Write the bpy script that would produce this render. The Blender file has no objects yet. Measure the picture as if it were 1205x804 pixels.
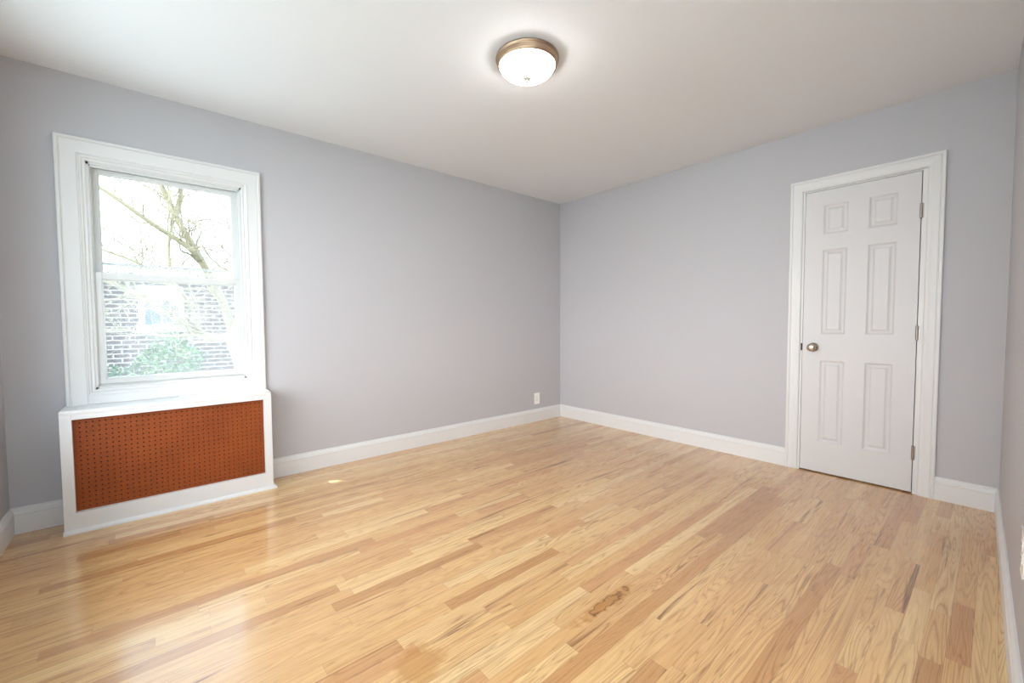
import bpy, bmesh, math, random
from mathutils import Vector, Matrix, noise as mnoise

S = bpy.context.scene
COL = S.collection
PI = math.pi

# ------------------------------------------------------------------ camera
CAM = Vector((-3.6532, -3.3703, 1.1027))
YAW, PITCH, ROLL, FPX = -0.71072, -0.04309, -0.00538, 491.53
cd = bpy.data.cameras.new('camera'); cam = bpy.data.objects.new('camera', cd); COL.objects.link(cam)
cd.sensor_fit = 'HORIZONTAL'; cd.sensor_width = 36.0; cd.lens = 36.0 * FPX / 1205.0
cd.clip_start = 0.02; cd.clip_end = 300
fwd = Vector((-math.sin(YAW) * math.cos(PITCH), math.cos(YAW) * math.cos(PITCH), math.sin(PITCH)))
rgt = Vector((math.cos(YAW), math.sin(YAW), 0)); upv = rgt.cross(fwd)
r2 = rgt * math.cos(ROLL) + upv * math.sin(ROLL); u2 = -rgt * math.sin(ROLL) + upv * math.cos(ROLL)
m = Matrix((r2, u2, -fwd)).transposed().to_4x4(); m.translation = CAM
cam.matrix_world = m
S.camera = cam

# ------------------------------------------------------------------ view, world, sun
S.view_settings.view_transform = 'Standard'; S.view_settings.look = 'None'
S.view_settings.gamma = 1.0; S.view_settings.use_curve_mapping = False
S.view_settings.exposure = -0.52
SKY = 6.3            # sky radiance beyond the window
FILL_SKY = 14.0         # radiance of the sky behind the viewer, raised to fill the room
SUN = 21.0            # sun irradiance
LAMP = 50.0          # ceiling lamp glass emission
W = bpy.data.worlds.new('sky'); S.world = W; W.use_nodes = True
wn = W.node_tree; wn.nodes.clear()
wo = wn.nodes.new('ShaderNodeOutputWorld'); bg = wn.nodes.new('ShaderNodeBackground')
tc = wn.nodes.new('ShaderNodeTexCoord'); sx = wn.nodes.new('ShaderNodeSeparateXYZ')
rp = wn.nodes.new('ShaderNodeValToRGB')
wn.links.new(tc.outputs['Generated'], sx.inputs[0]); wn.links.new(sx.outputs['Z'], rp.inputs[0])
wx_ = wn.nodes.new('ShaderNodeMapRange'); wx_.interpolation_type = 'SMOOTHSTEP'
wx_.inputs['From Min'].default_value = -0.1; wx_.inputs['From Max'].default_value = -0.8
wm_ = wn.nodes.new('ShaderNodeMixRGB'); wm_.inputs[2].default_value = (1.15, 1.18, 1.24, 1)   # western sky brightened as added fill for the door wall
wn.links.new(sx.outputs['X'], wx_.inputs[0]); wn.links.new(wx_.outputs[0], wm_.inputs[0]); wn.links.new(rp.outputs[0], wm_.inputs[1])
wn.links.new(wm_.outputs[0], bg.inputs[0]); wn.links.new(bg.outputs[0], wo.inputs[0])
rp.color_ramp.elements[0].position = 0.0; rp.color_ramp.elements[0].color = (0.78, 0.90, 1.0, 1)
rp.color_ramp.elements[1].position = 0.9; rp.color_ramp.elements[1].color = (0.55, 0.76, 1.0, 1)
# sky made brighter behind the viewer, as added fill light for the room
cl_ = wn.nodes.new('ShaderNodeMapRange'); cl_.interpolation_type = 'SMOOTHSTEP'
cl_.inputs['From Min'].default_value = 0.5; cl_.inputs['From Max'].default_value = -0.1
cl_.inputs['To Min'].default_value = SKY; cl_.inputs['To Max'].default_value = FILL_SKY
wn.links.new(sx.outputs['Y'], cl_.inputs[0]); wn.links.new(cl_.outputs[0], bg.inputs[1])
sd = bpy.data.lights.new('sun', 'SUN'); so = bpy.data.objects.new('sun', sd); COL.objects.link(so)
sd.energy = SUN; sd.angle = 0.009; sd.color = (1.0, 0.98, 0.95)
SUNDIR = Vector((0.485, -0.352, -1.0)).normalized()
so.rotation_euler = SUNDIR.to_track_quat('-Z', 'Y').to_euler(); so.location = (-8, 6, 12)
S.cycles.max_bounces = 10; S.cycles.diffuse_bounces = 6; S.cycles.transparent_max_bounces = 12
S.cycles.use_denoising = True
S.cycles.use_light_tree = False
S.cycles.sample_clamp_indirect = 6.0
S.cycles.caustics_reflective = False; S.cycles.caustics_refractive = False

def portal(name, loc, rot, sx_, sy_):
    l = bpy.data.lights.new(name, 'AREA'); l.shape = 'RECTANGLE'; l.size = sx_; l.size_y = sy_
    o = bpy.data.objects.new(name, l); COL.objects.link(o); o.location = loc; o.rotation_euler = rot
    l.cycles.is_portal = True
    return o

# ------------------------------------------------------------------ room numbers (metres)
H = 2.4897; XL = -4.2529; YR = -3.4044; KR = 0.0199
XE = -2.45                       # end of the right wall
YB = -5.0                        # wall behind the camera
YRE = YR + KR * XE
WX0, WX1, WZ0, WZ1 = -3.909, -3.168, 0.737, 2.029          # window opening
DY0, DY1, DZ1 = -2.416, -3.066, 2.046                       # door frame opening
LY0, LY1, LZ0, LZ1 = -0.5, -2.35, 0.6, 2.2               # window in the left wall (outside the frame)
RY0, RY1, RZ0, RZ1 = -2.7, -4.75, 0.45, 2.36                   # second left wall window, added for fill light
BX0, BX1, BZ0, BZ1 = -4.22, -3.28, 0.7, 2.40                # window behind the camera, added for fill light

# ------------------------------------------------------------------ helpers
def srgb(r, g, b):
    f = lambda c: (c / 255 / 12.92) if c / 255 <= 0.04045 else ((c / 255 + 0.055) / 1.055) ** 2.4
    return (f(r), f(g), f(b), 1)

def new_mat(name):
    M = bpy.data.materials.new(name); M.use_nodes = True
    nt = M.node_tree; b = nt.nodes.get('Principled BSDF')
    return M, nt, b

def N(nt, t, **kw):
    n = nt.nodes.new(t)
    for k, v in kw.items():
        if hasattr(n, k): setattr(n, k, v)
    return n

def paint(name, col, rough=0.6, bump=0.0, bscale=120, spec=0.3, var=0.0):
    M, nt, b = new_mat(name)
    b.inputs['Base Color'].default_value = col; b.inputs['Roughness'].default_value = rough
    b.inputs['Specular IOR Level'].default_value = spec
    t = N(nt, 'ShaderNodeTexCoord')
    if bump:
        n = N(nt, 'ShaderNodeTexNoise'); n.inputs['Scale'].default_value = bscale; n.inputs['Detail'].default_value = 3
        bp = N(nt, 'ShaderNodeBump'); bp.inputs['Strength'].default_value = bump; bp.inputs['Distance'].default_value = 0.002
        nt.links.new(t.outputs['Object'], n.inputs['Vector']); nt.links.new(n.outputs[0], bp.inputs['Height'])
        nt.links.new(bp.outputs[0], b.inputs['Normal'])
    if var:
        n2 = N(nt, 'ShaderNodeTexNoise'); n2.inputs['Scale'].default_value = 1.3
        mx = N(nt, 'ShaderNodeMixRGB'); mx.blend_type = 'MULTIPLY'; mx.inputs[0].default_value = var
        mx.inputs[1].default_value = col
        nt.links.new(t.outputs['Object'], n2.inputs['Vector']); nt.links.new(n2.outputs[0], mx.inputs[2])
        nt.links.new(mx.outputs[0], b.inputs['Base Color'])
    return M

def metal(name, col, rough=0.3):
    M, nt, b = new_mat(name)
    b.inputs['Base Color'].default_value = col; b.inputs['Metallic'].default_value = 1.0
    t = N(nt, 'ShaderNodeTexCoord'); n = N(nt, 'ShaderNodeTexNoise'); n.inputs['Scale'].default_value = 60
    mr = N(nt, 'ShaderNodeMapRange'); mr.inputs['To Min'].default_value = rough * 0.8; mr.inputs['To Max'].default_value = rough * 1.25
    nt.links.new(t.outputs['Object'], n.inputs['Vector']); nt.links.new(n.outputs[0], mr.inputs[0])
    nt.links.new(mr.outputs[0], b.inputs['Roughness'])
    return M

class MB:
    """collects shapes into one mesh"""
    def __init__(s): s.bm = bmesh.new()
    def poly(s, pts):
        return s.bm.faces.new([s.bm.verts.new(p) for p in pts])
    def box(s, x0, x1, y0, y1, z0, z1, bev=0.0, seg=2):
        x0, x1 = sorted((x0, x1)); y0, y1 = sorted((y0, y1)); z0, z1 = sorted((z0, z1))
        r = bmesh.ops.create_cube(s.bm, size=1.0)
        vs = r['verts']
        for v in vs:
            v.co = Vector(((x0 + x1) / 2 + v.co.x * (x1 - x0), (y0 + y1) / 2 + v.co.y * (y1 - y0), (z0 + z1) / 2 + v.co.z * (z1 - z0)))
        if bev:
            es = set(e for v in vs for e in v.link_edges)
            bmesh.ops.bevel(s.bm, geom=list(es), offset=bev, segments=seg, affect='EDGES', profile=0.5)
        return s
    def rings(s, rows, closed=True, cap0=False, cap1=False):
        """rows of points joined into a surface"""
        vr = [[s.bm.verts.new(p) for p in r] for r in rows]
        n = len(vr[0])
        for a, b in zip(vr, vr[1:]):
            for i in range(n if closed else n - 1):
                j = (i + 1) % n
                s.bm.faces.new((a[i], a[j], b[j], b[i]))
        if cap0: s.bm.faces.new(list(reversed(vr[0])))
        if cap1: s.bm.faces.new(vr[-1])
        return s
    def lathe(s, prof, axis='z', loc=(0, 0, 0), n=48):
        """prof: list of (radius, height)"""
        loc = Vector(loc)
        rows = []
        for r, h in prof:
            row = []
            for i in range(n):
                a = 2 * PI * i / n
                c, d = r * math.cos(a), r * math.sin(a)
                p = {'z': Vector((c, d, h)), 'x': Vector((h, c, d)), 'y': Vector((c, h, d))}[axis]
                row.append(loc + p)
            rows.append(row)
        return s.rings(rows, True, prof[0][0] > 1e-5, prof[-1][0] > 1e-5)
    def tube(s, pts, rads, n=8):
        pts = [Vector(p) for p in pts]; rows = []
        for i, p in enumerate(pts):
            d = (pts[min(i + 1, len(pts) - 1)] - pts[max(i - 1, 0)]).normalized()
            a = d.cross(Vector((0.21, 0.93, 0.3))).normalized(); b = d.cross(a)
            r = rads[i] if hasattr(rads, '__len__') else rads
            rows.append([p + (a * math.cos(2 * PI * k / n) + b * math.sin(2 * PI * k / n)) * r for k in range(n)])
        return s.rings(rows, True, True, True)
    def build(s, name, mat, parent=None, smooth=False, keep_normals=False):
        if not keep_normals: bmesh.ops.recalc_face_normals(s.bm, faces=s.bm.faces[:])
        me = bpy.data.meshes.new(name); s.bm.to_mesh(me); s.bm.free()
        o = bpy.data.objects.new(name, me); COL.objects.link(o)
        if mat: me.materials.append(mat)
        if smooth:
            for p in me.polygons: p.use_smooth = True
        if parent:
            o.parent = parent
            o.matrix_parent_inverse = Matrix.Translation(-Vector(parent.location)) if parent.parent is None else Matrix.Identity(4)
            if parent.parent is not None:
                o.matrix_parent_inverse = parent.matrix_world.inverted() if False else Matrix.Identity(4)
        return o

def thing(name, label, cat, loc=(0, 0, 0), group=None):
    o = bpy.data.objects.new(name, None); COL.objects.link(o); o.location = loc
    o.empty_display_size = 0.1
    o['label'] = label; o['category'] = cat
    if group: o['group'] = group
    return o

def tag(o, label, cat, group=None, kind=None):
    o['label'] = label; o['category'] = cat
    if group: o['group'] = group
    if kind: o['kind'] = kind
    return o

def struct(o, label=None, cat=None):
    o['kind'] = 'structure'
    if label: o['label'] = label
    if cat: o['category'] = cat
    return o

# ------------------------------------------------------------------ materials
M_wall = paint('grey_wall_paint', srgb(185, 183, 186), 0.55, 0.12, 160, 0.3)
M_ceil = paint('white_ceiling_paint', srgb(234, 236, 240), 0.7, 0.15, 140, 0.2)
M_trim = paint('white_trim_paint', srgb(219, 218, 217), 0.35, 0.03, 60, 0.4)
M_vinyl = paint('white_vinyl', srgb(208, 208, 206), 0.3, 0.0, 60, 0.45)
M_door = paint('white_door_paint', srgb(209, 207, 207), 0.38, 0.05, 90, 0.4)
M_plast = paint('white_plastic', srgb(240, 238, 234), 0.3, 0.0, 60, 0.5)
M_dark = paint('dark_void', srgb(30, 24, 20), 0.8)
M_nickel = metal('brushed_nickel', srgb(190, 178, 162), 0.28)
M_finial = paint('satin_grey_metal', srgb(150, 146, 132), 0.45)
M_bronze = metal('satin_bronze_nickel', srgb(168, 142, 118), 0.36)
M_steel = metal('hinge_steel', srgb(160, 150, 142), 0.35)
M_slot = paint('socket_slot', srgb(45, 42, 40), 0.6)

def peg_mat():
    M, nt, b = new_mat('brown_hardboard')
    t = N(nt, 'ShaderNodeTexCoord'); n = N(nt, 'ShaderNodeTexNoise'); n.inputs['Scale'].default_value = 260; n.inputs['Detail'].default_value = 6
    n2 = N(nt, 'ShaderNodeTexNoise'); n2.inputs['Scale'].default_value = 5
    r = N(nt, 'ShaderNodeValToRGB')
    r.color_ramp.elements[0].position = 0.3; r.color_ramp.elements[0].color = srgb(112, 50, 16)
    r.color_ramp.elements[1].position = 0.72; r.color_ramp.elements[1].color = srgb(158, 78, 28)
    mx = N(nt, 'ShaderNodeMixRGB'); mx.inputs[0].default_value = 0.3
    nt.links.new(t.outputs['Object'], n.inputs['Vector']); nt.links.new(t.outputs['Object'], n2.inputs['Vector'])
    nt.links.new(n.outputs[0], mx.inputs[1]); nt.links.new(n2.outputs[0], mx.inputs[2])
    nt.links.new(mx.outputs[0], r.inputs[0]); nt.links.new(r.outputs[0], b.inputs['Base Color'])
    b.inputs['Roughness'].default_value = 0.55; b.inputs['Specular IOR Level'].default_value = 0.3
    return M
M_peg = peg_mat()

def glass_mat():
    M = bpy.data.materials.new('window_glass'); M.use_nodes = True
    nt = M.node_tree; nt.nodes.clear()
    o = N(nt, 'ShaderNodeOutputMaterial'); tr = N(nt, 'ShaderNodeBsdfTransparent'); gl = N(nt, 'ShaderNodeBsdfGlossy')
    tr.inputs[0].default_value = (0.97, 0.985, 0.98, 1); gl.inputs['Roughness'].default_value = 0.02
    f = N(nt, 'ShaderNodeFresnel'); f.inputs[0].default_value = 1.21
    ge = N(nt, 'ShaderNodeNewGeometry'); fm = N(nt, 'ShaderNodeMath'); fm.operation = 'SUBTRACT'; fm.use_clamp = True
    nt.links.new(f.outputs[0], fm.inputs[0]); nt.links.new(ge.outputs['Backfacing'], fm.inputs[1])
    mx = N(nt, 'ShaderNodeMixShader')
    nt.links.new(fm.outputs[0], mx.inputs[0]); nt.links.new(tr.outputs[0], mx.inputs[1]); nt.links.new(gl.outputs[0], mx.inputs[2])
    nt.links.new(mx.outputs[0], o.inputs[0])
    return M
M_glass = glass_mat()

def screen_mat():
    M = bpy.data.materials.new('insect_haze_mesh'); M.use_nodes = True  # pale diffuse share lays a haze over the lower view
    nt = M.node_tree; nt.nodes.clear()
    o = N(nt, 'ShaderNodeOutputMaterial'); tr = N(nt, 'ShaderNodeBsdfTransparent')
    df = N(nt, 'ShaderNodeBsdfDiffuse'); tl = N(nt, 'ShaderNodeBsdfTranslucent')
    df.inputs[0].default_value = (0.75, 0.76, 0.77, 1); tl.inputs[0].default_value = (0.75, 0.76, 0.77, 1)
    m1 = N(nt, 'ShaderNodeMixShader'); m2 = N(nt, 'ShaderNodeMixShader')
    m1.inputs[0].default_value = 0.55; m2.inputs[0].default_value = 0.12
    nt.links.new(df.outputs[0], m1.inputs[1]); nt.links.new(tl.outputs[0], m1.inputs[2])
    nt.links.new(tr.outputs[0], m2.inputs[1]); nt.links.new(m1.outputs[0], m2.inputs[2])
    nt.links.new(m2.outputs[0], o.inputs[0])
    return M
M_screen = screen_mat()

def lamp_glass():
    M = bpy.data.materials.new('lit_opal_glass'); M.use_nodes = True
    nt = M.node_tree; b = nt.nodes['Principled BSDF']
    b.inputs['Base Color'].default_value = (0.9, 0.9, 0.88, 1); b.inputs['Roughness'].default_value = 0.25
    b.inputs['Emission Color'].default_value = (1.0, 0.975, 0.945, 1); b.inputs['Emission Strength'].default_value = LAMP
    return M
M_opal = lamp_glass()

def wood_mat():
    M, nt, b = new_mat('oak_strip_flooring')
    L = nt.links.new
    geo = N(nt, 'ShaderNodeTexCoord'); att = N(nt, 'ShaderNodeAttribute'); att.attribute_name = 'board'
    sep = N(nt, 'ShaderNodeSeparateColor'); L(att.outputs['Color'], sep.inputs[0])
    def math_(op, a, bb=None, c=None):
        n = N(nt, 'ShaderNodeMath'); n.operation = op
        for i, v in enumerate((a, bb, c)):
            if v is None: continue
            if isinstance(v, (int, float)): n.inputs[i].default_value = v
            else: L(v, n.inputs[i])
        return n.outputs[0]
    xyz = N(nt, 'ShaderNodeSeparateXYZ'); L(geo.outputs['Object'], xyz.inputs[0])
    def coords(sx_, sy_, k):
        c = N(nt, 'ShaderNodeCombineXYZ')
        L(math_('MULTIPLY_ADD', xyz.outputs[0], sx_, math_('MULTIPLY', sep.outputs[0], 37.0 * k)), c.inputs[0])
        L(math_('MULTIPLY_ADD', xyz.outputs[1], sy_, math_('MULTIPLY', sep.outputs[1], 53.0 * k)), c.inputs[1])
        L(math_('MULTIPLY', sep.outputs[2], 29.0 * k), c.inputs[2])
        return c.outputs[0]
    def nz(co, scale, detail=2, rough=0.5, dist=0.0):
        n = N(nt, 'ShaderNodeTexNoise'); n.inputs['Scale'].default_value = scale; n.inputs['Detail'].default_value = detail
        n.inputs['Roughness'].default_value = rough; n.inputs['Distortion'].default_value = dist
        L(co, n.inputs['Vector']); return n.outputs[0]
    def ramp(v, els):
        r = N(nt, 'ShaderNodeValToRGB')
        while len(r.color_ramp.elements) < len(els): r.color_ramp.elements.new(0.5)
        for e, (p, c) in zip(r.color_ramp.elements, els):
            e.position = p; e.color = c if hasattr(c, '__len__') else (c, c, c, 1)
        L(v, r.inputs[0]); return r.outputs[0]
    def mix(f, a, bb, mode='MIX'):
        n = N(nt, 'ShaderNodeMixRGB'); n.blend_type = mode
        if isinstance(f, (int, float)): n.inputs[0].default_value = f
        else: L(f, n.inputs[0])
        for i, v in ((1, a), (2, bb)):
            if hasattr(v, '__len__'): n.inputs[i].default_value = v
            else: L(v, n.inputs[i])
        return n.outputs[0]
    # board tone
    tone = ramp(sep.outputs[0], [(0.0, srgb(234, 202, 148)), (0.22, srgb(226, 187, 129)), (0.45, srgb(214, 169, 112)),
                                 (0.68, srgb(220, 177, 120)), (0.86, srgb(202, 150, 98)), (1.0, srgb(186, 138, 84))])
    pink = mix(math_('MULTIPLY', sep.outputs[2], 0.14), tone, srgb(226, 176, 138))
    # cathedral rings: contour lines of a noise stretched along the board
    n1 = nz(coords(0.75, 13.0, 1.0), 1.0, 2.0, 0.45, 0.35)
    ring = math_('FRACT', math_('MULTIPLY', n1, 24.0))
    ringd = ramp(ring, [(0.0, 1.0), (0.16, 0.25), (0.55, 0.0), (0.85, 0.3), (1.0, 1.0)])
    soft = nz(coords(1.6, 45.0, 1.3), 1.0, 3.0, 0.6)
    amt = math_('MULTIPLY', ringd, math_('MULTIPLY_ADD', sep.outputs[1], 0.6, 0.3))
    c1 = mix(amt, pink, mix(0.85, pink, srgb(142, 92, 50)))
    c2 = mix(ramp(soft, [(0.35, 0.0), (0.75, 0.38)]), c1, srgb(182, 128, 80))
    # pores
    pore = nz(coords(7.0, 420.0, 1.7), 1.0, 2.0, 0.6)
    c3 = mix(ramp(pore, [(0.58, 0.0), (0.72, 0.3)]), c2, srgb(140, 96, 58))
    # mineral streaks on some boards
    st = nz(coords(1.3, 34.0, 2.1), 1.0, 4.0, 0.62, 0.9)
    stm = math_('MULTIPLY', ramp(st, [(0.56, 0.0), (0.68, 0.95)]), ramp(sep.outputs[2], [(0.35, 0.25), (0.85, 1.0)]))
    c4 = mix(stm, c3, srgb(112, 70, 36))
    # small knots
    kn = N(nt, 'ShaderNodeTexVoronoi'); kn.inputs['Scale'].default_value = 1.0
    L(coords(2.2, 9.0, 0.6), kn.inputs['Vector'])
    knm = math_('MULTIPLY', ramp(kn.outputs['Distance'], [(0.0, 0.9), (0.085, 0.0)]), ramp(sep.outputs[1], [(0.6, 0.0), (0.75, 1.0)]))
    c5 = mix(knm, c4, srgb(104, 64, 34))
    # two amber knots near the viewer
    def blot(cx, cy, rx, ry, wob):
        dn = N(nt, 'ShaderNodeTexNoise'); dn.inputs['Scale'].default_value = 22; dn.inputs['Detail'].default_value = 3
        L(geo.outputs['Object'], dn.inputs['Vector'])
        w_ = math_('MULTIPLY', math_('SUBTRACT', dn.outputs[0], 0.5), wob)
        ax = math_('DIVIDE', math_('SUBTRACT', xyz.outputs[0], cx), rx); ay = math_('DIVIDE', math_('SUBTRACT', xyz.outputs[1], cy), ry)
        d = math_('SQRT', math_('ADD', math_('MULTIPLY', ax, ax), math_('MULTIPLY', ay, ay)))
        return math_('ADD', d, w_)
    d1 = blot(-2.335, -2.398, 0.2, 0.034, 1.5)
    c5 = mix(ramp(d1, [(0.55, 0.75), (0.95, 0.0)]), c5, srgb(166, 108, 42))
    c5 = mix(ramp(d1, [(0.40, 0.0), (0.50, 0.8), (0.60, 0.0)]), c5, srgb(92, 56, 22))
    d2 = blot(-3.03, -2.175, 0.10, 0.085, 1.1)
    c5 = mix(ramp(d2, [(0.6, 0.55), (0.95, 0.0)]), c5, srgb(170, 112, 44))
    # joints between boards, from the per-board coordinates
    uv = N(nt, 'ShaderNodeUVMap'); uv.uv_map = 'edge'
    suv = N(nt, 'ShaderNodeSeparateXYZ'); L(uv.outputs[0], suv.inputs[0])
    wd = N(nt, 'ShaderNodeAttribute'); wd.attribute_name = 'blen'
    ex = math_('MULTIPLY', math_('MINIMUM', suv.outputs[0], math_('SUBTRACT', 1.0, suv.outputs[0])), wd.outputs['Fac'])
    ey = math_('MULTIPLY', math_('MINIMUM', suv.outputs[1], math_('SUBTRACT', 1.0, suv.outputs[1])), 0.0572)
    e = math_('MINIMUM', ex, ey)
    gap = ramp(math_('MULTIPLY', e, 1000.0), [(0.0, 0.55), (0.9, 0.0)])
    c6 = mix(gap, c5, srgb(96, 62, 34))
    L(c6, b.inputs['Base Color'])
    rr = N(nt, 'ShaderNodeMapRange'); rr.inputs['To Min'].default_value = 0.22; rr.inputs['To Max'].default_value = 0.36
    L(pore, rr.inputs[0]); L(rr.outputs[0], b.inputs['Roughness'])
    b.inputs['Specular IOR Level'].default_value = 0.4
    b.inputs['Coat Weight'].default_value = 0.8; b.inputs['Coat Roughness'].default_value = 0.13; b.inputs['Coat IOR'].default_value = 1.6
    bp = N(nt, 'ShaderNodeBump'); bp.inputs['Strength'].default_value = 0.18; bp.inputs['Distance'].default_value = 0.001
    hh = math_('SUBTRACT', math_('MULTIPLY', soft, 0.5), math_('ADD', math_('MULTIPLY', gap, 1.2), math_('MULTIPLY', ringd, 0.15)))
    L(hh, bp.inputs['Height']); L(bp.outputs[0], b.inputs['Normal'])
    return M
M_wood = wood_mat()

# ------------------------------------------------------------------ floor: strips of oak running along the window wall
rng = random.Random(11)
def build_floor():
    bm = bmesh.new()
    colL = bm.loops.layers.float_color.new('board'); uvL = bm.loops.layers.uv.new('edge')
    lenL = bm.faces.layers.float.new('blen')
    w = 0.0572; x_lo, x_hi, y_lo, y_hi = XL - 0.2, 0.9, YB - 0.2, 0.2
    y = y_hi; 
    while y > y_lo:
        x = x_lo - rng.random() * 0.8
        while x < x_hi:
            ln = rng.choice((0.3, 0.42, 0.55, 0.7, 0.85, 1.05, 1.3)) * rng.uniform(0.85, 1.15)
            a, c = max(x, x_lo), min(x + ln, x_hi)
            if c > a + 0.002:
                vs = [bm.verts.new(p) for p in ((a, y - w, 0), (c, y - w, 0), (c, y, 0), (a, y, 0))]
                f = bm.faces.new(vs)
                # tone: many pale and mid boards, few dark
                t = rng.betavariate(1.6, 2.0)
                if rng.random() < 0.08: t = rng.uniform(0.84, 1.0)
                k = (t, rng.random(), rng.random(), 1)
                for lp, q in zip(f.loops, ((0, 0), (1, 0), (1, 1), (0, 1))):
                    lp[colL] = k; lp[uvL].uv = q
                f[lenL] = c - a
            x += ln
        y -= w
    me = bpy.data.meshes.new('floor'); bm.to_mesh(me); bm.free()
    o = bpy.data.objects.new('floor', me); COL.objects.link(o); me.materials.append(M_wood)
    return o
struct(build_floor(), 'glossy light oak strip floor across the whole room', 'floor')
struct(MB().box(XL - 0.2, 0.9, YB - 0.2, 0.2, H, H + 0.12).build('ceiling', M_ceil), 'plain white flat ceiling with one flush lamp', 'ceiling')
struct(MB().box(XL - 0.2, 0.9, YB - 0.2, 0.2, -0.12, -0.004).build('subfloor', M_dark), 'dark slab under the oak floor', 'floor')

# ------------------------------------------------------------------ walls
def wall_x(name, x0, x1, y0, y1, hole=None):
    """wall running along x between y0 and y1 thick; hole = (x0, x1, z0, z1)"""
    b = MB()
    if hole:
        a, c, d, e = hole
        b.box(x0, a, y0, y1, 0, H); b.box(c, x1, y0, y1, 0, H); b.box(a, c, y0, y1, e, H)
        if d > 0: b.box(a, c, y0, y1, 0, d)
    else: b.box(x0, x1, y0, y1, 0, H)
    return b.build(name, M_wall)
def wall_y(name, y0, y1, x0, x1, hole=None):
    b = MB()
    hs = [] if not hole else (list(hole) if hasattr(hole[0], '__len__') else [hole])
    y = y0
    for a, c, d, e in sorted(hs):
        b.box(x0, x1, y, a, 0, H); b.box(x0, x1, a, c, e, H)
        if d > 0: b.box(x0, x1, a, c, 0, d)
        y = c
    b.box(x0, x1, y, y1, 0, H)
    return b.build(name, M_wall)
struct(wall_x('wall_north', XL - 0.2, 0.9, 0, 0.2, (WX0, WX1, WZ0, WZ1)), 'grey wall with the double hung window and radiator cover', 'wall')
struct(wall_y('wall_east', YR - 0.06, 0, 0, 0.12, (DY1, DY0, 0, DZ1)), 'grey wall with the white closet door', 'wall')
struct(wall_y('wall_west', YB - 0.2, 0, XL - 0.2, XL, ((LY1, LY0, LZ0, LZ1), (RY1, RY0, RZ0, RZ1))), 'grey wall at the far left edge of the photo', 'wall')
b = MB()
a0, a1 = (0.12, YR), (XE, YRE)
b.rings([[(a0[0], YR + KR * a0[0], z), (a1[0], a1[1], z), (a1[0], YB, z), (a0[0], YB, z)] for z in (0, H)], True, True, True)
struct(b.build('wall_south', M_wall), 'grey wall seen edge on at the right of the photo', 'wall')
b = MB()
for x0, x1 in ((XL, BX0), (BX1, XE)): b.box(x0, x1, YB - 0.2, YB, 0, H)
for x0, x1, z0, z1 in ((BX0, BX1, BZ0, BZ1),): b.box(x0, x1, YB - 0.2, YB, 0, z0); b.box(x0, x1, YB - 0.2, YB, z1, H)
struct(b.build('wall_rear', M_wall), 'wall behind the viewer', 'wall')
# closet behind the door
b = MB(); b.box(0.8, 0.9, YB, 0, 0, H); b.box(0.12, 0.8, -1.9, -1.85, 0, H); b.box(0.12, 0.8, YB, -3.4, 0, H)
struct(b.build('wall_closet', M_wall), 'closet walls behind the white door', 'wall')

# ------------------------------------------------------------------ baseboards
BP = [(0, 0), (0.015, 0), (0.015, 0.101), (0.0165, 0.104), (0.0165, 0.109), (0.0135, 0.113), (0.0125, 0.121), (0.009, 0.127), (0.0065, 0.131), (0.0065, 0.137), (0.005, 0.14), (0, 0.14)]
def baseboard(name, p, q, n, label, m0=0.0, m1=0.0):
    """p, q: floor points on the wall; n: normal into the room; m0/m1: mitre direction at the ends (+1 inside corner)"""
    p, q, n = Vector((*p, 0)), Vector((*q, 0)), Vector((*n, 0)).normalized()
    d = (q - p).normalized()
    rows = []
    for base, s in ((p, m0), (q, -m1)):
        rows.append([base + n * h + d * (h * s) + Vector((0, 0, z)) for h, z in BP])
    o = MB().rings(rows, True, True, True).build(name, M_trim)
    return struct(o, label, 'baseboard')
baseboard('baseboard_north', (-3.068, 0), (0, 0), (0, -1), 'long white baseboard between radiator cover and far corner', 0, 1)
baseboard('baseboard_north_west', (XL, 0), (-4.03, 0), (0, -1), 'short white baseboard left of the radiator cover', 1, 0)
baseboard('baseboard_east', (0, 0), (0, -2.337), (-1, 0), 'white baseboard between far corner and door casing', 1, 0)
baseboard('baseboard_east_short', (0, -3.142), (0, YR), (-1, 0), 'short white baseboard right of the door casing', 0, 1)
baseboard('baseboard_south', (0, YR), (XE, YRE), (KR, -1) if False else (-KR, 1), 'white baseboard running along the right edge wall', 1, 0)
baseboard('baseboard_west', (XL, YB), (XL, 0), (1, 0), 'white baseboard at the left edge of the photo', 0, 1)

# ------------------------------------------------------------------ mitred mouldings on a wall plane
def sweep_frame(mb, rect, prof, mp, sides='LTRB'):
    """rect=(u0,u1,v0,v1) inner edge; prof=[(out,proud)...]; mp(u,v,h)->xyz. Full ring or 3 sides open at the bottom."""
    u0, u1, v0, v1 = rect
    if sides == 'LTRB':
        c = [(u0, v0, -1, -1), (u0, v1, -1, 1), (u1, v1, 1, 1), (u1, v0, 1, -1)]
        loop = True
    else:
        c = [(u0, v0, -1, 0), (u0, v1, -1, 1), (u1, v1, 1, 1), (u1, v0, 1, 0)]
        loop = False
    rows = [[mp(u + du * o, v + dv * o, h) for o, h in prof] for u, v, du, dv in c]
    if loop: rows.append(rows[0])
    if loop:
        vr = [[mb.bm.verts.new(p) for p in r] for r in rows[:4]]; vr.append(vr[0])
        n = len(prof)
        for a, b_ in zip(vr, vr[1:]):
            for i in range(n - 1): mb.bm.faces.new((a[i], a[i + 1], b_[i + 1], b_[i]))
            mb.bm.faces.new((a[n - 1], a[0], b_[0], b_[n - 1]))
    else:
        mb.rings(rows, True, True, True)
    return mb
mpN = lambda u, v, h: (u, -h, v)          # window wall
mpE = lambda u, v, h: (-h, -u, v)         # door wall

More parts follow.
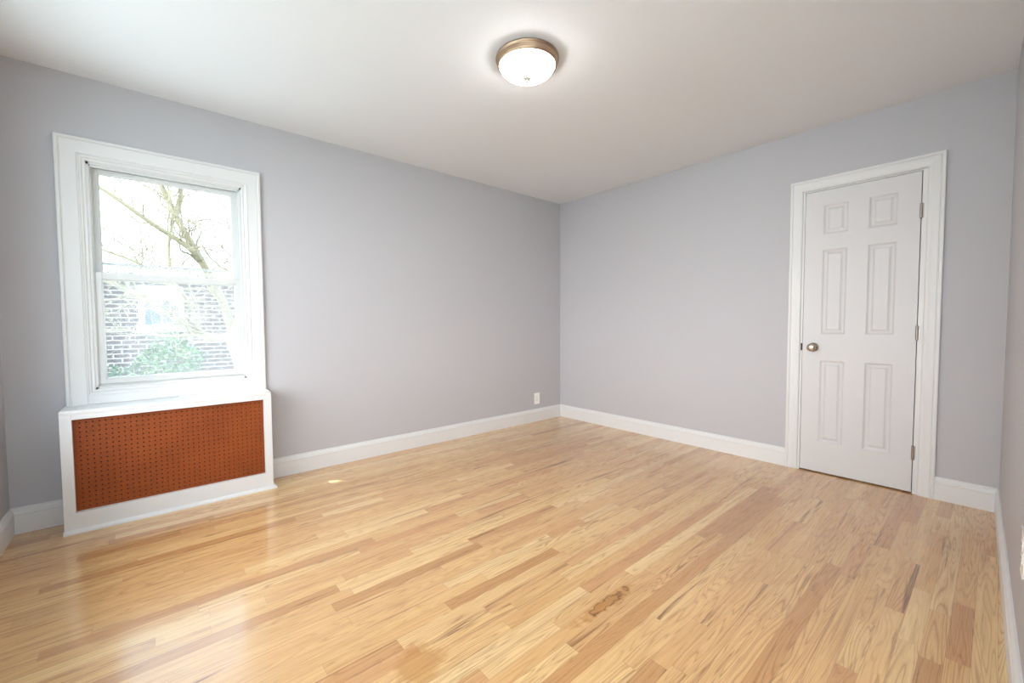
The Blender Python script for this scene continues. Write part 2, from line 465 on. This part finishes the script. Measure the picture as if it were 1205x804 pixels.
# ------------------------------------------------------------------ window 1
win = bpy.data.objects.new('window_1', None); COL.objects.link(win); win.location = (-3.54, 0, WZ0)
struct(win, 'white double hung window in the left grey wall above the radiator cover', 'window')
# casing: sides and head, standing on the radiator cover
cas = MB()
prof = [(0.0, 0.0), (0.0, 0.0135), (0.003, 0.0165), (0.064, 0.0175), (0.066, 0.0155), (0.0685, 0.0155), (0.071, 0.022), (0.074, 0.0245), (0.083, 0.0245), (0.0865, 0.022), (0.0875, 0.0)]
sweep_frame(cas, (-3.941, -3.144, 0.655, 2.0615), prof, mpN, 'LTR')
cas.build('window_casing', M_trim, win)
ap = MB(); ap.box(-3.941, -3.144, -0.016, 0, 0.655, 0.716, 0.002)
ap.build('apron', M_trim, win)
bead = MB()
prof = [(0.0, -0.004), (0.0, 0.004), (0.003, 0.006), (0.010, 0.0065), (0.012, 0.0045), (0.014, 0.0045), (0.016, 0.0105), (0.019, 0.0125), (0.024, 0.0135), (0.0255, 0.017), (0.028, 0.0195), (0.031, 0.0195), (0.0325, 0.017), (0.0325, -0.004)]
sweep_frame(bead, (WX0, WX1, WZ0, WZ1), prof, mpN)
bead.build('inner_bead', M_trim, win)
fr = MB()     # jamb lining and tracks
prof = [(0.0, -0.002), (0.0, 0.006), (0.004, 0.006)]
for (x0, x1, z0, z1) in ((WX0, WX0 + 0.012, WZ0, WZ1), (WX1 - 0.012, WX1, WZ0, WZ1)):
    fr.box(x0, x1, 0.0, 0.2, z0, z1)
fr.box(WX0, WX1, 0.0, 0.2, WZ1 - 0.014, WZ1)
# stops between the two sashes and outside
for s, x in ((1, WX0 + 0.012), (-1, WX1 - 0.012)):
    fr.box(x, x + s * 0.008, 0.056, 0.061, WZ0, WZ1 - 0.014)
    fr.box(x, x + s * 0.02, 0.118, 0.2, WZ0, WZ1 - 0.014)
    fr.box(x, x + s * 0.005, 0.012, 0.022, WZ0, WZ1 - 0.014)
fr.box(WX0 + 0.012, WX1 - 0.012, 0.012, 0.03, WZ1 - 0.022, WZ1 - 0.014)
# sloping sill
fr.poly([(WX0, 0.0, WZ0 + 0.012), (WX1, 0.0, WZ0 + 0.012), (WX1, 0.026, WZ0 + 0.026), (WX0, 0.026, WZ0 + 0.026)])
fr.box(WX0, WX1, 0.0, 0.026, WZ0 - 0.0, WZ0 + 0.012)
fr.box(WX0, WX1, 0.026, 0.2, WZ0 - 0.0, WZ0 + 0.024)
fr.build('window_frame', M_vinyl, win)

def sash(name, x0, x1, z0, z1, gx0, gx1, gz0, gz1, y0, y1, bead_w=0.006):
    s = MB()
    s.box(x0, gx0, y0, y1, z0, z1, 0.0015, 1); s.box(gx1, x1, y0, y1, z0, z1, 0.0015, 1)
    s.box(gx0, gx1, y0, y1, z0, gz0, 0.0015, 1); s.box(gx0, gx1, y0, y1, gz1, z1, 0.0015, 1)
    # glazing bead
    gy = (y0 + y1) / 2
    prof = [(0.0, -gy), (0.0, -gy + 0.006), (bead_w, -y0 - 0.002 + 0.0), (bead_w, -gy)]
    prof = [(-bead_w, -gy), (-bead_w, -gy + 0.004), (0.001, -y0 - 0.003), (0.001, -gy)]
    sweep_frame(s, (gx0, gx1, gz0, gz1), prof, mpN)
    o = s.build(name, M_vinyl, win)
    g = MB().box(gx0 - 0.008, gx1 + 0.008, gy - 0.002, gy + 0.002, gz0 - 0.008, gz1 + 0.008)
    go = g.build('glass_pane', M_glass, o)
    return o
def fixparent(o):    # children of a part: world coordinates are kept in the mesh, so undo the root offset once
    for c in o.children: c.matrix_parent_inverse = Matrix.Translation(-Vector(win.location)) @ Matrix.Identity(4)

low = sash('lower_sash', WX0 + 0.0, WX1 + 0.0, 0.763, 1.411, -3.866, -3.2115, 0.794, 1.374, 0.020, 0.054)
upp = sash('upper_sash', WX0 + 0.010, WX1 - 0.010, 1.381, 2.012, -3.866, -3.2195, 1.409, 1.984, 0.062, 0.084)
low['label'] = 'lower sliding sash in front'; upp['label'] = 'upper sash set further out'
for x in (-3.748, -3.352):
    lk = MB(); lk.box(x - 0.024, x + 0.024, 0.03, 0.058, 1.411, 1.415, 0.001, 1)
    lk.lathe([(0.011, 0), (0.011, 0.006), (0.008, 0.009), (0.0, 0.0095)], 'z', (x, 0.044, 1.415), 20)
    lk.box(x - 0.004, x + 0.02, 0.032, 0.04, 1.417, 1.422, 0.001, 1)
    lk.build('sash_lock', M_vinyl, win)
for x in (-3.87, -3.21):
    MB().box(x - 0.016, x + 0.016, 0.034, 0.054, 1.411, 1.4145, 0.001, 1).build('tilt_latch', M_vinyl, win)
# half insect screen outside the lower sash, added to haze the view
sc = MB()
for (x0, x1, z0, z1) in ((-3.897, -3.877, 0.762, 1.48), (-3.2, -3.18, 0.762, 1.48), (-3.877, -3.2, 0.762, 0.78), (-3.877, -3.2, 1.466, 1.48)):
    sc.box(x0, x1, 0.122, 0.132, z0, z1)
sfo = sc.build('screen_frame', M_vinyl, win)
SCR = MB().box(-3.877, -3.2, 0.1268, 0.1272, 0.78, 1.466).build('insect_haze_screen', M_screen, win)

# ------------------------------------------------------------------ unseen windows: one inferred in the left wall, the others added for light
def plain_window(name, along, a0, a1, z0, z1, w0, w1, label):
    a0, a1 = sorted((a0, a1))
    root = bpy.data.objects.new(name, None); COL.objects.link(root); root.location = (0, 0, 0)
    struct(root, label, 'window')
    f = MB(); t = 0.05
    def bx(u0, u1, q0, q1):
        if along == 'y': f.box(w0, w1, u0, u1, q0, q1)
        else: f.box(u0, u1, w0, w1, q0, q1)
    bx(a0, a0 + t, z0, z1); bx(a1 - t, a1, z0, z1); bx(a0 + t, a1 - t, z0, z0 + t); bx(a0 + t, a1 - t, z1 - t, z1)
    zm = (z0 + z1) / 2; bx(a0 + t, a1 - t, zm - 0.02, zm + 0.02)
    f.build('window_frame', M_vinyl, root)
    g = MB(); wm = (w0 + w1) / 2
    if along == 'y': g.box(wm - 0.002, wm + 0.002, a0 + t, a1 - t, z0 + t, z1 - t)
    else: g.box(a0 + t, a1 - t, wm - 0.002, wm + 0.002, z0 + t, z1 - t)
    g.build('glass_pane', M_glass, root)
plain_window('window_2', 'y', LY0, LY1, LZ0, LZ1, XL - 0.14, XL - 0.08, 'window in the left wall outside the photo')
plain_window('fill_window_3', 'x', BX0, BX1, BZ0, BZ1, YB - 0.14, YB - 0.08, 'unseen window behind the viewer, added for fill light')
plain_window('fill_window_4', 'y', RY0, RY1, RZ0, RZ1, XL - 0.14, XL - 0.08, 'unseen second window in the left wall, added for fill light')
for nm, (y0, y1, z0, z1) in (('window_2', (LY1, LY0, LZ0, LZ1)), ('fill_window_4', (RY1, RY0, RZ0, RZ1))):
    cw = MB()
    sweep_frame(cw, (y0, y1, z0, z1), [(0.0, 0.0), (0.0, 0.012), (0.004, 0.015), (0.06, 0.0175), (0.064, 0.023), (0.085, 0.0235), (0.0875, 0.0)], lambda u, v, h: (XL + h, u, v))
    cw.build('window_casing', M_trim, bpy.data.objects[nm])
portal('portal_alcove', (XL - 0.16, (RY0 + RY1) / 2, (RZ0 + RZ1) / 2), (0, -PI / 2, 0), RZ1 - RZ0, abs(RY1 - RY0))
portal('portal_north', ((WX0 + WX1) / 2, 0.16, (WZ0 + WZ1) / 2), (-PI / 2, 0, 0), WX1 - WX0, WZ1 - WZ0)
portal('portal_west', (XL - 0.16, (LY0 + LY1) / 2, (LZ0 + LZ1) / 2), (0, -PI / 2, 0), LZ1 - LZ0, abs(LY1 - LY0))
portal('portal_rear', ((BX0 + BX1) / 2, YB - 0.16, (BZ0 + BZ1) / 2), (PI / 2, 0, 0), BX1 - BX0, BZ1 - BZ0)

# ------------------------------------------------------------------ door
door = bpy.data.objects.new('door_1', None); COL.objects.link(door); door.location = (0, -2.73, 0)
struct(door, 'white six panel closet door with nickel knob in the right grey wall', 'door')
cas = MB()
prof = [(0.0, 0.0), (0.0, 0.007), (0.004, 0.0105), (0.010, 0.0125), (0.018, 0.013), (0.026, 0.0155), (0.034, 0.017), (0.054, 0.0175), (0.056, 0.0145), (0.0585, 0.0145), (0.061, 0.018), (0.064, 0.0195), (0.074, 0.0195), (0.077, 0.0175), (0.077, 0.0)]
sweep_frame(cas, (-DY0 - 0.001, -DY1 + 0.001, 0.0, DZ1 + 0.005), prof, mpE, 'LTR')
cas.build('door_casing', M_trim, door)
# jamb
LFY0, LFY1, LFZ0, LFZ1 = -2.4305, -3.0385, 0.009, 2.0365
j = MB()
j.box(0.0, 0.12, DY0, LFY0 + 0.0025, 0, DZ1); j.box(0.0, 0.12, LFY1 - 0.005, DY1, 0, DZ1)
j.box(0.0, 0.12, LFY0 + 0.0025, LFY1 - 0.005, LFZ1 + 0.003, DZ1)
for y0, y1 in ((LFY0 + 0.0025, LFY0 - 0.010), (LFY1 - 0.005, LFY1 + 0.008)):
    j.box(0.042, 0.055, y0, y1, 0, LFZ1)
j.box(0.042, 0.055, LFY0, LFY1, LFZ1 - 0.01, LFZ1 + 0.003)
j.build('door_jamb', M_trim, door)
# leaf with six raised panels
def door_leaf():
    b = MB(); F = 0.002; D = 0.037
    ys = [LFY0, -2.540, -2.678, -2.790, -2.931, LFY1]
    zs = [LFZ0, 0.231, 0.823, 1.016, 1.617, 1.727, 1.931, LFZ1]
    P = lambda y, z, d: Vector((F + d, y, z))
    for i in range(5):
        for k in range(7):
            y0, y1, z0, z1 = ys[i], ys[i + 1], zs[k], zs[k + 1]
            if i in (1, 3) and k in (1, 3, 5):
                rings = [(0.0, 0.0), (0.003, 0.0025), (0.008, 0.0065), (0.014, 0.0085), (0.020, 0.0085), (0.028, 0.0055), (0.033, 0.0022), (0.0345, 0.0012)]
                rows = []
                for o, d in rings:
                    rows.append([P(y0 - o, z0 + o, d), P(y1 + o, z0 + o, d), P(y1 + o, z1 - o, d), P(y0 - o, z1 - o, d)])
                b.rings(rows, True, False, True)
            else:
                b.poly([P(y0, z0, 0), P(y1, z0, 0), P(y1, z1, 0), P(y0, z1, 0)])
    for q in (((LFY0, LFZ0), (LFY1, LFZ0)), ((LFY1, LFZ0), (LFY1, LFZ1)), ((LFY1, LFZ1), (LFY0, LFZ1)), ((LFY0, LFZ1), (LFY0, LFZ0))):
        (ya, za), (yb, zb) = q
        b.poly([P(ya, za, 0), P(yb, zb, 0), P(yb, zb, D), P(ya, za, D)])
    b.poly([P(LFY0, LFZ0, D), P(LFY1, LFZ0, D), P(LFY1, LFZ1, D), P(LFY0, LFZ1, D)])
    bmesh.ops.remove_doubles(b.bm, verts=b.bm.verts[:], dist=1e-5)
    return b.build('door_leaf', M_door, door)
leaf = door_leaf()
for z in (1.792, 1.029, 0.264):
    h = MB()
    yk = LFY1 - 0.0025
    h.lathe([(0.0, -0.048), (0.004, -0.047), (0.0072, -0.044), (0.0072, -0.0152), (0.0066, -0.0148), (0.0072, -0.0144), (0.0072, 0.0144), (0.0066, 0.0148), (0.0072, 0.0152), (0.0072, 0.044), (0.004, 0.047), (0.0, 0.048)], 'z', (-0.0055, yk, z), 16)
    h.box(-0.0012, 0.002, yk - 0.012, yk - 0.002, z - 0.044, z + 0.044)
    h.build('hinge', M_steel, door)
kb = MB()
kb.lathe([(0.0, 0.004), (0.033, 0.003), (0.033, -0.002), (0.030, -0.006), (0.014, -0.009), (0.0115, -0.014), (0.0115, -0.028), (0.016, -0.033), (0.024, -0.040), (0.0275, -0.048), (0.0275, -0.055), (0.024, -0.062), (0.016, -0.0665), (0.008, -0.068), (0.0, -0.068)], 'x', (0.0, -2.497, 0.9185), 40)
kb.build('door_knob', M_nickel, door, smooth=True)
MB().box(-0.003, 0.003, LFY0 + 0.0005, LFY0 + 0.0105, 0.893, 0.946, 0.001, 1).build('strike_plate', M_slot, door)['label'] = 'dark latch plate'

# ------------------------------------------------------------------ radiator cover
rc = thing('radiator_cover', 'white radiator cover with brown pegboard front under the window', 'radiator cover', (-3.55, -0.1, 0))
CX0, CX1, CF, CT = -4.037, -3.063, -0.205, 0.655
OX0, OX1, OZ0, OZ1 = -3.991, -3.107, 0.108, 0.606
MB().box(CX0, CX1, CF, -0.0005, CT - 0.019, CT, 0.003).build('top_board', M_trim, rc)
for x0, x1 in ((CX0, CX0 + 0.018), (CX1 - 0.018, CX1)):
    MB().box(x0, x1, CF + 0.0285, -0.001, 0.0, CT - 0.019).build('side_board', M_trim, rc)
MB().box(CX0, OX0, CF, CF + 0.028, OZ0, CT - 0.0192, 0.0012, 1).build('stile', M_trim, rc)
MB().box(OX1, CX1, CF, CF + 0.028, OZ0, CT - 0.0192, 0.0012, 1).build('stile', M_trim, rc)
MB().box(OX0, OX1, CF, CF + 0.028, OZ1, CT - 0.0192, 0.0012, 1).build('top_rail', M_trim, rc)
MB().box(CX0, CX1, CF, CF + 0.028, 0.0, OZ0, 0.0012, 1).build('bottom_rail', M_trim, rc)
# shoe moulding round the front and the right side
bm_ = MB()
sp = [(0.0, 0.0), (0.018, 0.0), (0.018, 0.007), (0.0165, 0.012), (0.012, 0.0165), (0.006, 0.0195), (0.0, 0.0205)]
rows = [[(CX0 - 0.003, CF - o, z) for o, z in sp], [(CX1 + o, CF - o, z) for o, z in sp], [(CX1 + o, -0.016, z) for o, z in sp]]
bm_.rings(rows, True, True, True)
bm_.build('base_moulding', M_trim, rc)
def pegboard():
    b = MB(); p = 0.0254; r = 0.0038; n = 12; y = CF + 0.030; t = 0.004
    x0, x1, z0, z1 = OX0 - 0.01, OX1 + 0.01, OZ0 - 0.01, OZ1 + 0.01
    nx = int((OX1 - OX0) / p); nz_ = int((OZ1 - OZ0) / p)
    sx0 = OX0 + 0.013; sz0 = OZ0 + 0.004
    cx1, cz1 = sx0 + nx * p, sz0 + nz_ * p
    if cx1 > x1: nx -= 1; cx1 = sx0 + nx * p
    for (a, c, d, e) in ((x0, sx0, z0, z1), (cx1, x1, z0, z1), (sx0, cx1, z0, sz0), (sx0, cx1, cz1, z1)):
        b.poly([(a, y, d), (c, y, d), (c, y, e), (a, y, e)])
    for i in range(nx):
        for k in range(nz_):
            cx, cz = sx0 + (i + 0.5) * p, sz0 + (k + 0.5) * p
            sq, ci, bk = [], [], []
            for q in range(n):
                a = 2 * PI * q / n + PI / 4
                ca, sa = math.cos(a), math.sin(a); m_ = max(abs(ca), abs(sa))
                sq.append((cx + ca / m_ * p / 2, y, cz + sa / m_ * p / 2))
                ci.append((cx + ca * r, y, cz + sa * r)); bk.append((cx + ca * r, y + t, cz + sa * r))
            b.rings([sq, ci, bk], True)
    b.bm.normal_update()
    return b.build('pegboard', M_peg, rc, keep_normals=True)
pg = pegboard(); pg['label'] = 'brown perforated hardboard panel'
MB().box(CX0 + 0.018, CX1 - 0.018, CF + 0.042, CF + 0.046, 0.0, CT - 0.02).build('hollow_shade_sheet', M_dark, rc)  # dark sheet stands in for the shade inside the hollow cover

# ------------------------------------------------------------------ ceiling light
LX, LY = -2.119, -1.722
cl = thing('ceiling_light', 'lit round flush ceiling light with opal dome and bronze rim', 'ceiling light', (LX, LY, H))
pan = MB()
pan.lathe([(0.0, -0.001), (0.163, -0.001), (0.165, -0.004), (0.165, -0.009), (0.160, -0.012), (0.158, -0.017), (0.157, -0.036), (0.154, -0.042), (0.150, -0.044), (0.146, -0.043), (0.144, -0.038), (0.143, -0.02), (0.0, -0.018)], 'z', (LX, LY, H), 72)
pan.build('metal_pan', M_bronze, cl, smooth=True)
gd = MB()
gr, gdp = 0.1425, 0.058
pts = [(0.0, -0.03), (gr - 0.002, -0.03), (gr, -0.036), (gr + 0.001, -0.042)]
for i in range(1, 15):
    a = i / 14 * PI / 2
    pts.append((max(gr * math.cos(a), 0.0), -0.042 - gdp * math.sin(a) ** 1.0))
gd.lathe(pts, 'z', (LX, LY, H), 72)
gd.build('glass_dome', M_opal, cl, smooth=True)['label'] = 'glowing white glass dome'
fn = MB()
zb = -0.042 - gdp
fn.lathe([(0.0, zb + 0.006), (0.018, zb + 0.003), (0.0195, zb - 0.002), (0.018, zb - 0.007), (0.010, zb - 0.010), (0.006, zb - 0.013), (0.0075, zb - 0.018), (0.006, zb - 0.022), (0.0, zb - 0.024)], 'z', (LX, LY, H), 28)
fn.build('finial', M_finial, cl, smooth=True)

# ------------------------------------------------------------------ wall outlets
def outlet(mp, u, v, label, name='wall_outlet'):
    """duplex outlet; mp maps (u, v, proud) on the wall"""
    root = thing(name, label, 'outlet', mp(u, v, 0))
    def bx(mb, u0, u1, v0, v1, h0, h1, bev=0.0):
        r = bmesh.ops.create_cube(mb.bm, size=1.0)
        for q in r['verts']:
            uu = u0 if q.co.x < 0 else u1; vv = v0 if q.co.z < 0 else v1; hh = h0 if q.co.y < 0 else h1
            q.co = Vector(mp(uu, vv, hh))
        if bev:
            es = set(e for q in r['verts'] for e in q.link_edges)
            bmesh.ops.bevel(mb.bm, geom=list(es), offset=bev, segments=2, affect='EDGES')
    pl = MB(); bx(pl, u - 0.0395, u + 0.0395, v - 0.062, v + 0.062, 0.0, 0.0042, 0.0015)
    pl.build('cover_plate', M_plast, root)
    for s in (-1, 1):
        f = MB(); c = v + s * 0.0195
        rows = []
        for h in (0.003, 0.0062):
            row = []
            for q in range(20):
                a = 2 * PI * q / 20
                row.append(mp(u + max(-0.0165, min(0.0165, 0.0185 * math.cos(a))), c + max(-0.0142, min(0.0142, 0.0185 * math.sin(a))), h))
            rows.append(row)
        f.rings(rows, True, True, True)
        fo = f.build('receptacle', M_plast, root)
        sl = MB()
        bx(sl, u - 0.0075, u - 0.0052, c - 0.001, c + 0.008, 0.0058, 0.0065)
        bx(sl, u + 0.0052, u + 0.0075, c - 0.001, c + 0.007, 0.0058, 0.0065)
        bx(sl, u - 0.0022, u + 0.0022, c - 0.010, c - 0.0055, 0.0058, 0.0065)
        so_ = sl.build('slots', M_slot, fo)
    scw = MB(); bx(scw, u - 0.003, u + 0.003, v - 0.003, v + 0.003, 0.0038, 0.0052, 0.001)
    scw.build('screw', M_nickel, root)
    return root
outlet(mpN, -0.388, 0.256, 'white duplex outlet on the window wall near the far corner')
wd = Vector((-1, -KR, 0)).normalized(); wn_ = Vector((-KR, 1, 0)).normalized()
def mpS(u, v, h):
    p = Vector((0, YR, 0)) + wd * u + wn_ * h
    return (p.x, p.y, v)
outlet(mpS, 1.792, 0.443, 'white duplex outlet on the right wall at the photo edge')

# ------------------------------------------------------------------ outside: eaves and added light blockers, ground, neighbours, tree
M_soffit = paint('white_soffit', srgb(225, 225, 222), 0.6)
eave_blocker = MB()
EV = 0.52
eave_blocker.box(XL - 1.15, 0.9, 0.2, EV, 2.72, 2.78)
eave_blocker.box(XL - 1.15, XL - 0.2, YB - 0.2, 0.2, 2.60, 2.66)  # added unseen overhang, keeps the sun out of the left wall windows
eave_blocker.box(XL - 0.2, 0.9, YB - 0.2, 0.2, 2.62, 5.60)  # added unseen upper storey, shields the brick house from the bright sky
struct(eave_blocker.build('sun_blocker_eaves', M_soffit), 'window overhang plus added unseen side overhang and upper storey that block light', 'eave_blocker')

def ground_mat():
    M, nt, b = new_mat('pale_bounce_ground')  # pale tone picked so the unseen ground bounces light onto the ceiling
    t = N(nt, 'ShaderNodeTexCoord'); n = N(nt, 'ShaderNodeTexNoise'); n.inputs['Scale'].default_value = 3; n.inputs['Detail'].default_value = 6
    r = N(nt, 'ShaderNodeValToRGB'); r.color_ramp.elements[0].color = srgb(165, 172, 168); r.color_ramp.elements[1].color = srgb(186, 192, 188)
    nt.links.new(t.outputs['Object'], n.inputs['Vector']); nt.links.new(n.outputs[0], r.inputs[0]); nt.links.new(r.outputs[0], b.inputs['Base Color'])
    b.inputs['Roughness'].default_value = 0.9
    return M
struct(MB().box(-30, 25, -25, 35, -1.0, -0.8).build('ground', ground_mat()), 'unseen ground outside, made pale to bounce light up to the ceiling', 'ground')

def brick_mat():
    M, nt, b = new_mat('red_brick')
    t = N(nt, 'ShaderNodeTexCoord'); mpn = N(nt, 'ShaderNodeMapping')
    mpn.inputs['Rotation'].default_value = (-PI / 2, 0, 0)
    br = N(nt, 'ShaderNodeTexBrick'); br.inputs['Scale'].default_value = 1.0
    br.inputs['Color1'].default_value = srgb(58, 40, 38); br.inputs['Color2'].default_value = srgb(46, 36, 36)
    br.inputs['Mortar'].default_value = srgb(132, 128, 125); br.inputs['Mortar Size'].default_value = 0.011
    br.inputs['Brick Width'].default_value = 0.25; br.inputs['Row Height'].default_value = 0.09
    nt.links.new(t.outputs['Object'], mpn.inputs[0]); nt.links.new(mpn.outputs[0], br.inputs['Vector'])
    nt.links.new(br.outputs[0], b.inputs['Base Color']); b.inputs['Roughness'].default_value = 0.85
    return M
M_brick = brick_mat()
M_pale = paint('pale_stucco', srgb(232, 230, 226), 0.8, 0.3, 30)
M_outwhite = paint('white_exterior_trim', srgb(150, 150, 148), 0.5)
M_outglass = paint('exterior_window_glass', srgb(52, 74, 100), 0.3, 0, 60, 0.6)
bh = thing('brick_house', 'red brick house seen through the lower left of the window', 'house', (-5.0, 8.0, -0.8))
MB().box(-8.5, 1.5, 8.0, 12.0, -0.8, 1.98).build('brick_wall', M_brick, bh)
MB().box(-8.7, 1.7, 7.85, 12.1, 1.98, 2.14).build('fascia', M_outwhite, bh)
ww = MB()
wx0, wx1, wz0, wz1 = -3.76, -3.22, 1.10, 1.62
ww.box(wx0 - 0.09, wx0, 7.93, 8.0, wz0 - 0.09, wz1 + 0.3); ww.box(wx1, wx1 + 0.09, 7.93, 8.0, wz0 - 0.09, wz1 + 0.3)
ww.box(wx0, wx1, 7.93, 8.0, wz1, wz1 + 0.3); ww.box(wx0 - 0.12, wx1 + 0.12, 7.88, 8.0, wz0 - 0.13, wz0)
ww.box((wx0 + wx1) / 2 - 0.02, (wx0 + wx1) / 2 + 0.02, 7.95, 8.0, wz0, wz1)
wf = ww.build('house_window', M_outwhite, bh)
MB().box(wx0, wx1, 7.975, 7.985, wz0, wz1).build('pane', M_outglass, wf)

# shrubs in front of the brick wall
def leaf_mat(name, c0, c1):
    M, nt, b = new_mat(name)
    oi = N(nt, 'ShaderNodeTexCoord'); n = N(nt, 'ShaderNodeTexNoise'); n.inputs['Scale'].default_value = 9
    r = N(nt, 'ShaderNodeValToRGB'); r.color_ramp.elements[0].position = 0.35; r.color_ramp.elements[1].position = 0.65
    r.color_ramp.elements[0].color = c0; r.color_ramp.elements[1].color = c1
    nt.links.new(oi.outputs['Object'], n.inputs['Vector']); nt.links.new(n.outputs[0], r.inputs[0]); nt.links.new(r.outputs[0], b.inputs['Base Color'])
    b.inputs['Roughness'].default_value = 0.6
    return M
M_leaf = leaf_mat('green_leaves', srgb(34, 68, 42), srgb(76, 112, 62))
M_bark = paint('pale_bark', srgb(134, 126, 104), 0.85, 0.4, 40, 0.2, 0.35)
def shrub(name, c, rad, n, label, seed):
    rg = random.Random(seed)
    root = thing(name, label, 'shrub', (c[0], c[1], -0.8))
    st = MB()
    for i in range(7):
        a = rg.uniform(0, 2 * PI); q = rg.uniform(0.2, 0.7)
        top = (c[0] + math.cos(a) * rad[0] * q, c[1] + math.sin(a) * rad[1] * q, c[2] + rad[2] * rg.uniform(-0.2, 0.6))
        st.tube([(c[0] + rg.uniform(-.05, .05), c[1] + rg.uniform(-.05, .05), -0.8), ((c[0] + top[0]) / 2, (c[1] + top[1]) / 2, (top[2] - 0.8) / 2 - 0.1), top], [0.018, 0.012, 0.005], 6)
    st.build('stem', M_bark, root)
    lf = MB()
    for i in range(n):
        d = Vector((rg.gauss(0, 1), rg.gauss(0, 1), rg.gauss(0, 1))).normalized() * rg.uniform(0.55, 1.0)
        p = Vector((c[0] + d.x * rad[0], c[1] + d.y * rad[1], c[2] + d.z * rad[2]))
        p += Vector((mnoise.noise(p * 3), mnoise.noise(p * 3 + Vector((7, 0, 0))), mnoise.noise(p * 3 + Vector((0, 9, 0))))) * 0.18
        s = rg.uniform(0.03, 0.06)
        u = Vector((rg.gauss(0, 1), rg.gauss(0, 1), rg.gauss(0, 1))).normalized(); v = u.cross(Vector((rg.gauss(0, 1), rg.gauss(0, 1), 1))).normalized()
        w_ = u.cross(v) * s * 0.12
        lf.poly([p - u * s, p + v * s * 0.45 + w_, p + u * s, p - v * s * 0.45 + w_])
    lf.build('foliage', M_leaf, root, keep_normals=True)
    return root
shrub('shrub', (-3.42, 6.6, 0.25), (0.5, 0.4, 0.82), 2600, 'green leafy shrub in front of the brick wall outside', 3)
shrub('shrub', (-4.25, 6.2, -0.15), (0.4, 0.35, 0.62), 1500, 'low green shrub at the lower left corner of the window view', 5)

# bare tree: limbs rise to the upper left from a trunk at the right of the window
def tree():
    rg = random.Random(21)
    root = thing('bare_tree', 'bare pale tree with branching limbs outside the window', 'tree', (-2.35, 5.2, -0.8))
    tr = MB(); tw = MB()
    trunk = [(-2.35, 5.2, -0.8), (-2.38, 5.2, 0.0), (-2.5, 5.15, 0.5), (-2.62, 5.1, 0.85)]
    tr.tube(trunk, [0.20, 0.16, 0.13, 0.11], 14)
    tr.build('trunk', M_bark, root)
    lm = MB()
    limbs = [
        ([(-2.62, 5.1, 0.85), (-3.05, 5.0, 0.95), (-3.42, 4.9, 1.25), (-3.8, 4.7, 1.55), (-4.3, 4.5, 1.8), (-4.9, 4.4, 2.0)], 0.07),
        ([(-2.60, 5.1, 0.85), (-2.72, 5.3, 1.5), (-3.0, 5.4, 2.2), (-3.3, 5.5, 2.9), (-3.55, 5.7, 3.7), (-3.8, 6.0, 4.8)], 0.075),
        ([(-3.0, 5.4, 2.2), (-3.2, 5.0, 2.35), (-3.6, 4.8, 2.6), (-4.1, 4.6, 2.95), (-4.7, 4.5, 3.3)], 0.05),
        ([(-3.3, 5.5, 2.9), (-3.22, 5.5, 3.3), (-3.2, 5.6, 3.9), (-3.1, 5.7, 4.6)], 0.045),
        ([(-3.42, 4.9, 1.25), (-3.4, 5.0, 1.7), (-3.42, 5.1, 2.3), (-3.35, 5.2, 2.9), (-3.45, 5.3, 3.6)], 0.035),
        ([(-2.62, 5.1, 0.85), (-2.45, 5.0, 1.7), (-2.55, 4.9, 2.6), (-2.4, 4.9, 3.6)], 0.08),
        ([(-3.05, 5.0, 0.95), (-3.5, 4.5, 0.95), (-4.0, 4.2, 1.05), (-4.5, 4.0, 1.0)], 0.03),
        ([(-3.05, 5.0, 0.95), (-3.3, 4.6, 1.6), (-3.75, 4.4, 1.95), (-4.3, 4.2, 2.15)], 0.032),
    ]
    def smooth(pts, n=5):
        P = [Vector(p) for p in pts]; out = []
        for i in range(len(P) - 1):
            a = P[max(i - 1, 0)]; b_ = P[i]; c = P[i + 1]; d = P[min(i + 2, len(P) - 1)]
            for k in range(n):
                t = k / n
                out.append(0.5 * ((2 * b_) + (c - a) * t + (2 * a - 5 * b_ + 4 * c - d) * t * t + (3 * b_ - a - 3 * c + d) * t ** 3))
        out.append(P[-1]); return out
    def twig(p, d, ln, r, depth):
        pts = [p]; q = p.copy(); dd = d.copy()
        n = 5
        for i in range(n):
            dd = (dd + Vector((rg.gauss(0, .28), rg.gauss(0, .28), rg.gauss(0.03, .28)))).normalized()
            q = q + dd * ln / n; pts.append(q.copy())
        tw.tube(pts, [r * (1 - 0.75 * i / n) for i in range(n + 1)], 5)
        if depth:
            for i in range(2, n + 1):
                if rg.random() < 0.75:
                    s = (dd + Vector((rg.gauss(0, .7), rg.gauss(0, .7), rg.gauss(0.1, .7)))).normalized()
                    twig(pts[i], s, ln * rg.uniform(0.45, 0.75), r * 0.6, depth - 1)
    for pts, r in limbs:
        sp_ = smooth(pts); n = len(sp_)
        lm.tube(sp_, [r * (1 - 0.72 * i / (n - 1)) for i in range(n)], 9)
        for i in range(3, n):
            d = (sp_[min(i + 1, n - 1)] - sp_[i - 1]).normalized()
            s = (d + Vector((rg.gauss(0, .6), rg.gauss(0, .6), rg.gauss(0.25, .6)))).normalized()
            twig(sp_[i], s, rg.uniform(0.4, 1.0), max(r * (1 - 0.72 * i / (n - 1)) * 0.36, 0.008), 2)
    lm.build('limbs', M_bark, root)
    tw.build('twigs', M_bark, root)['kind'] = 'stuff'
tree()
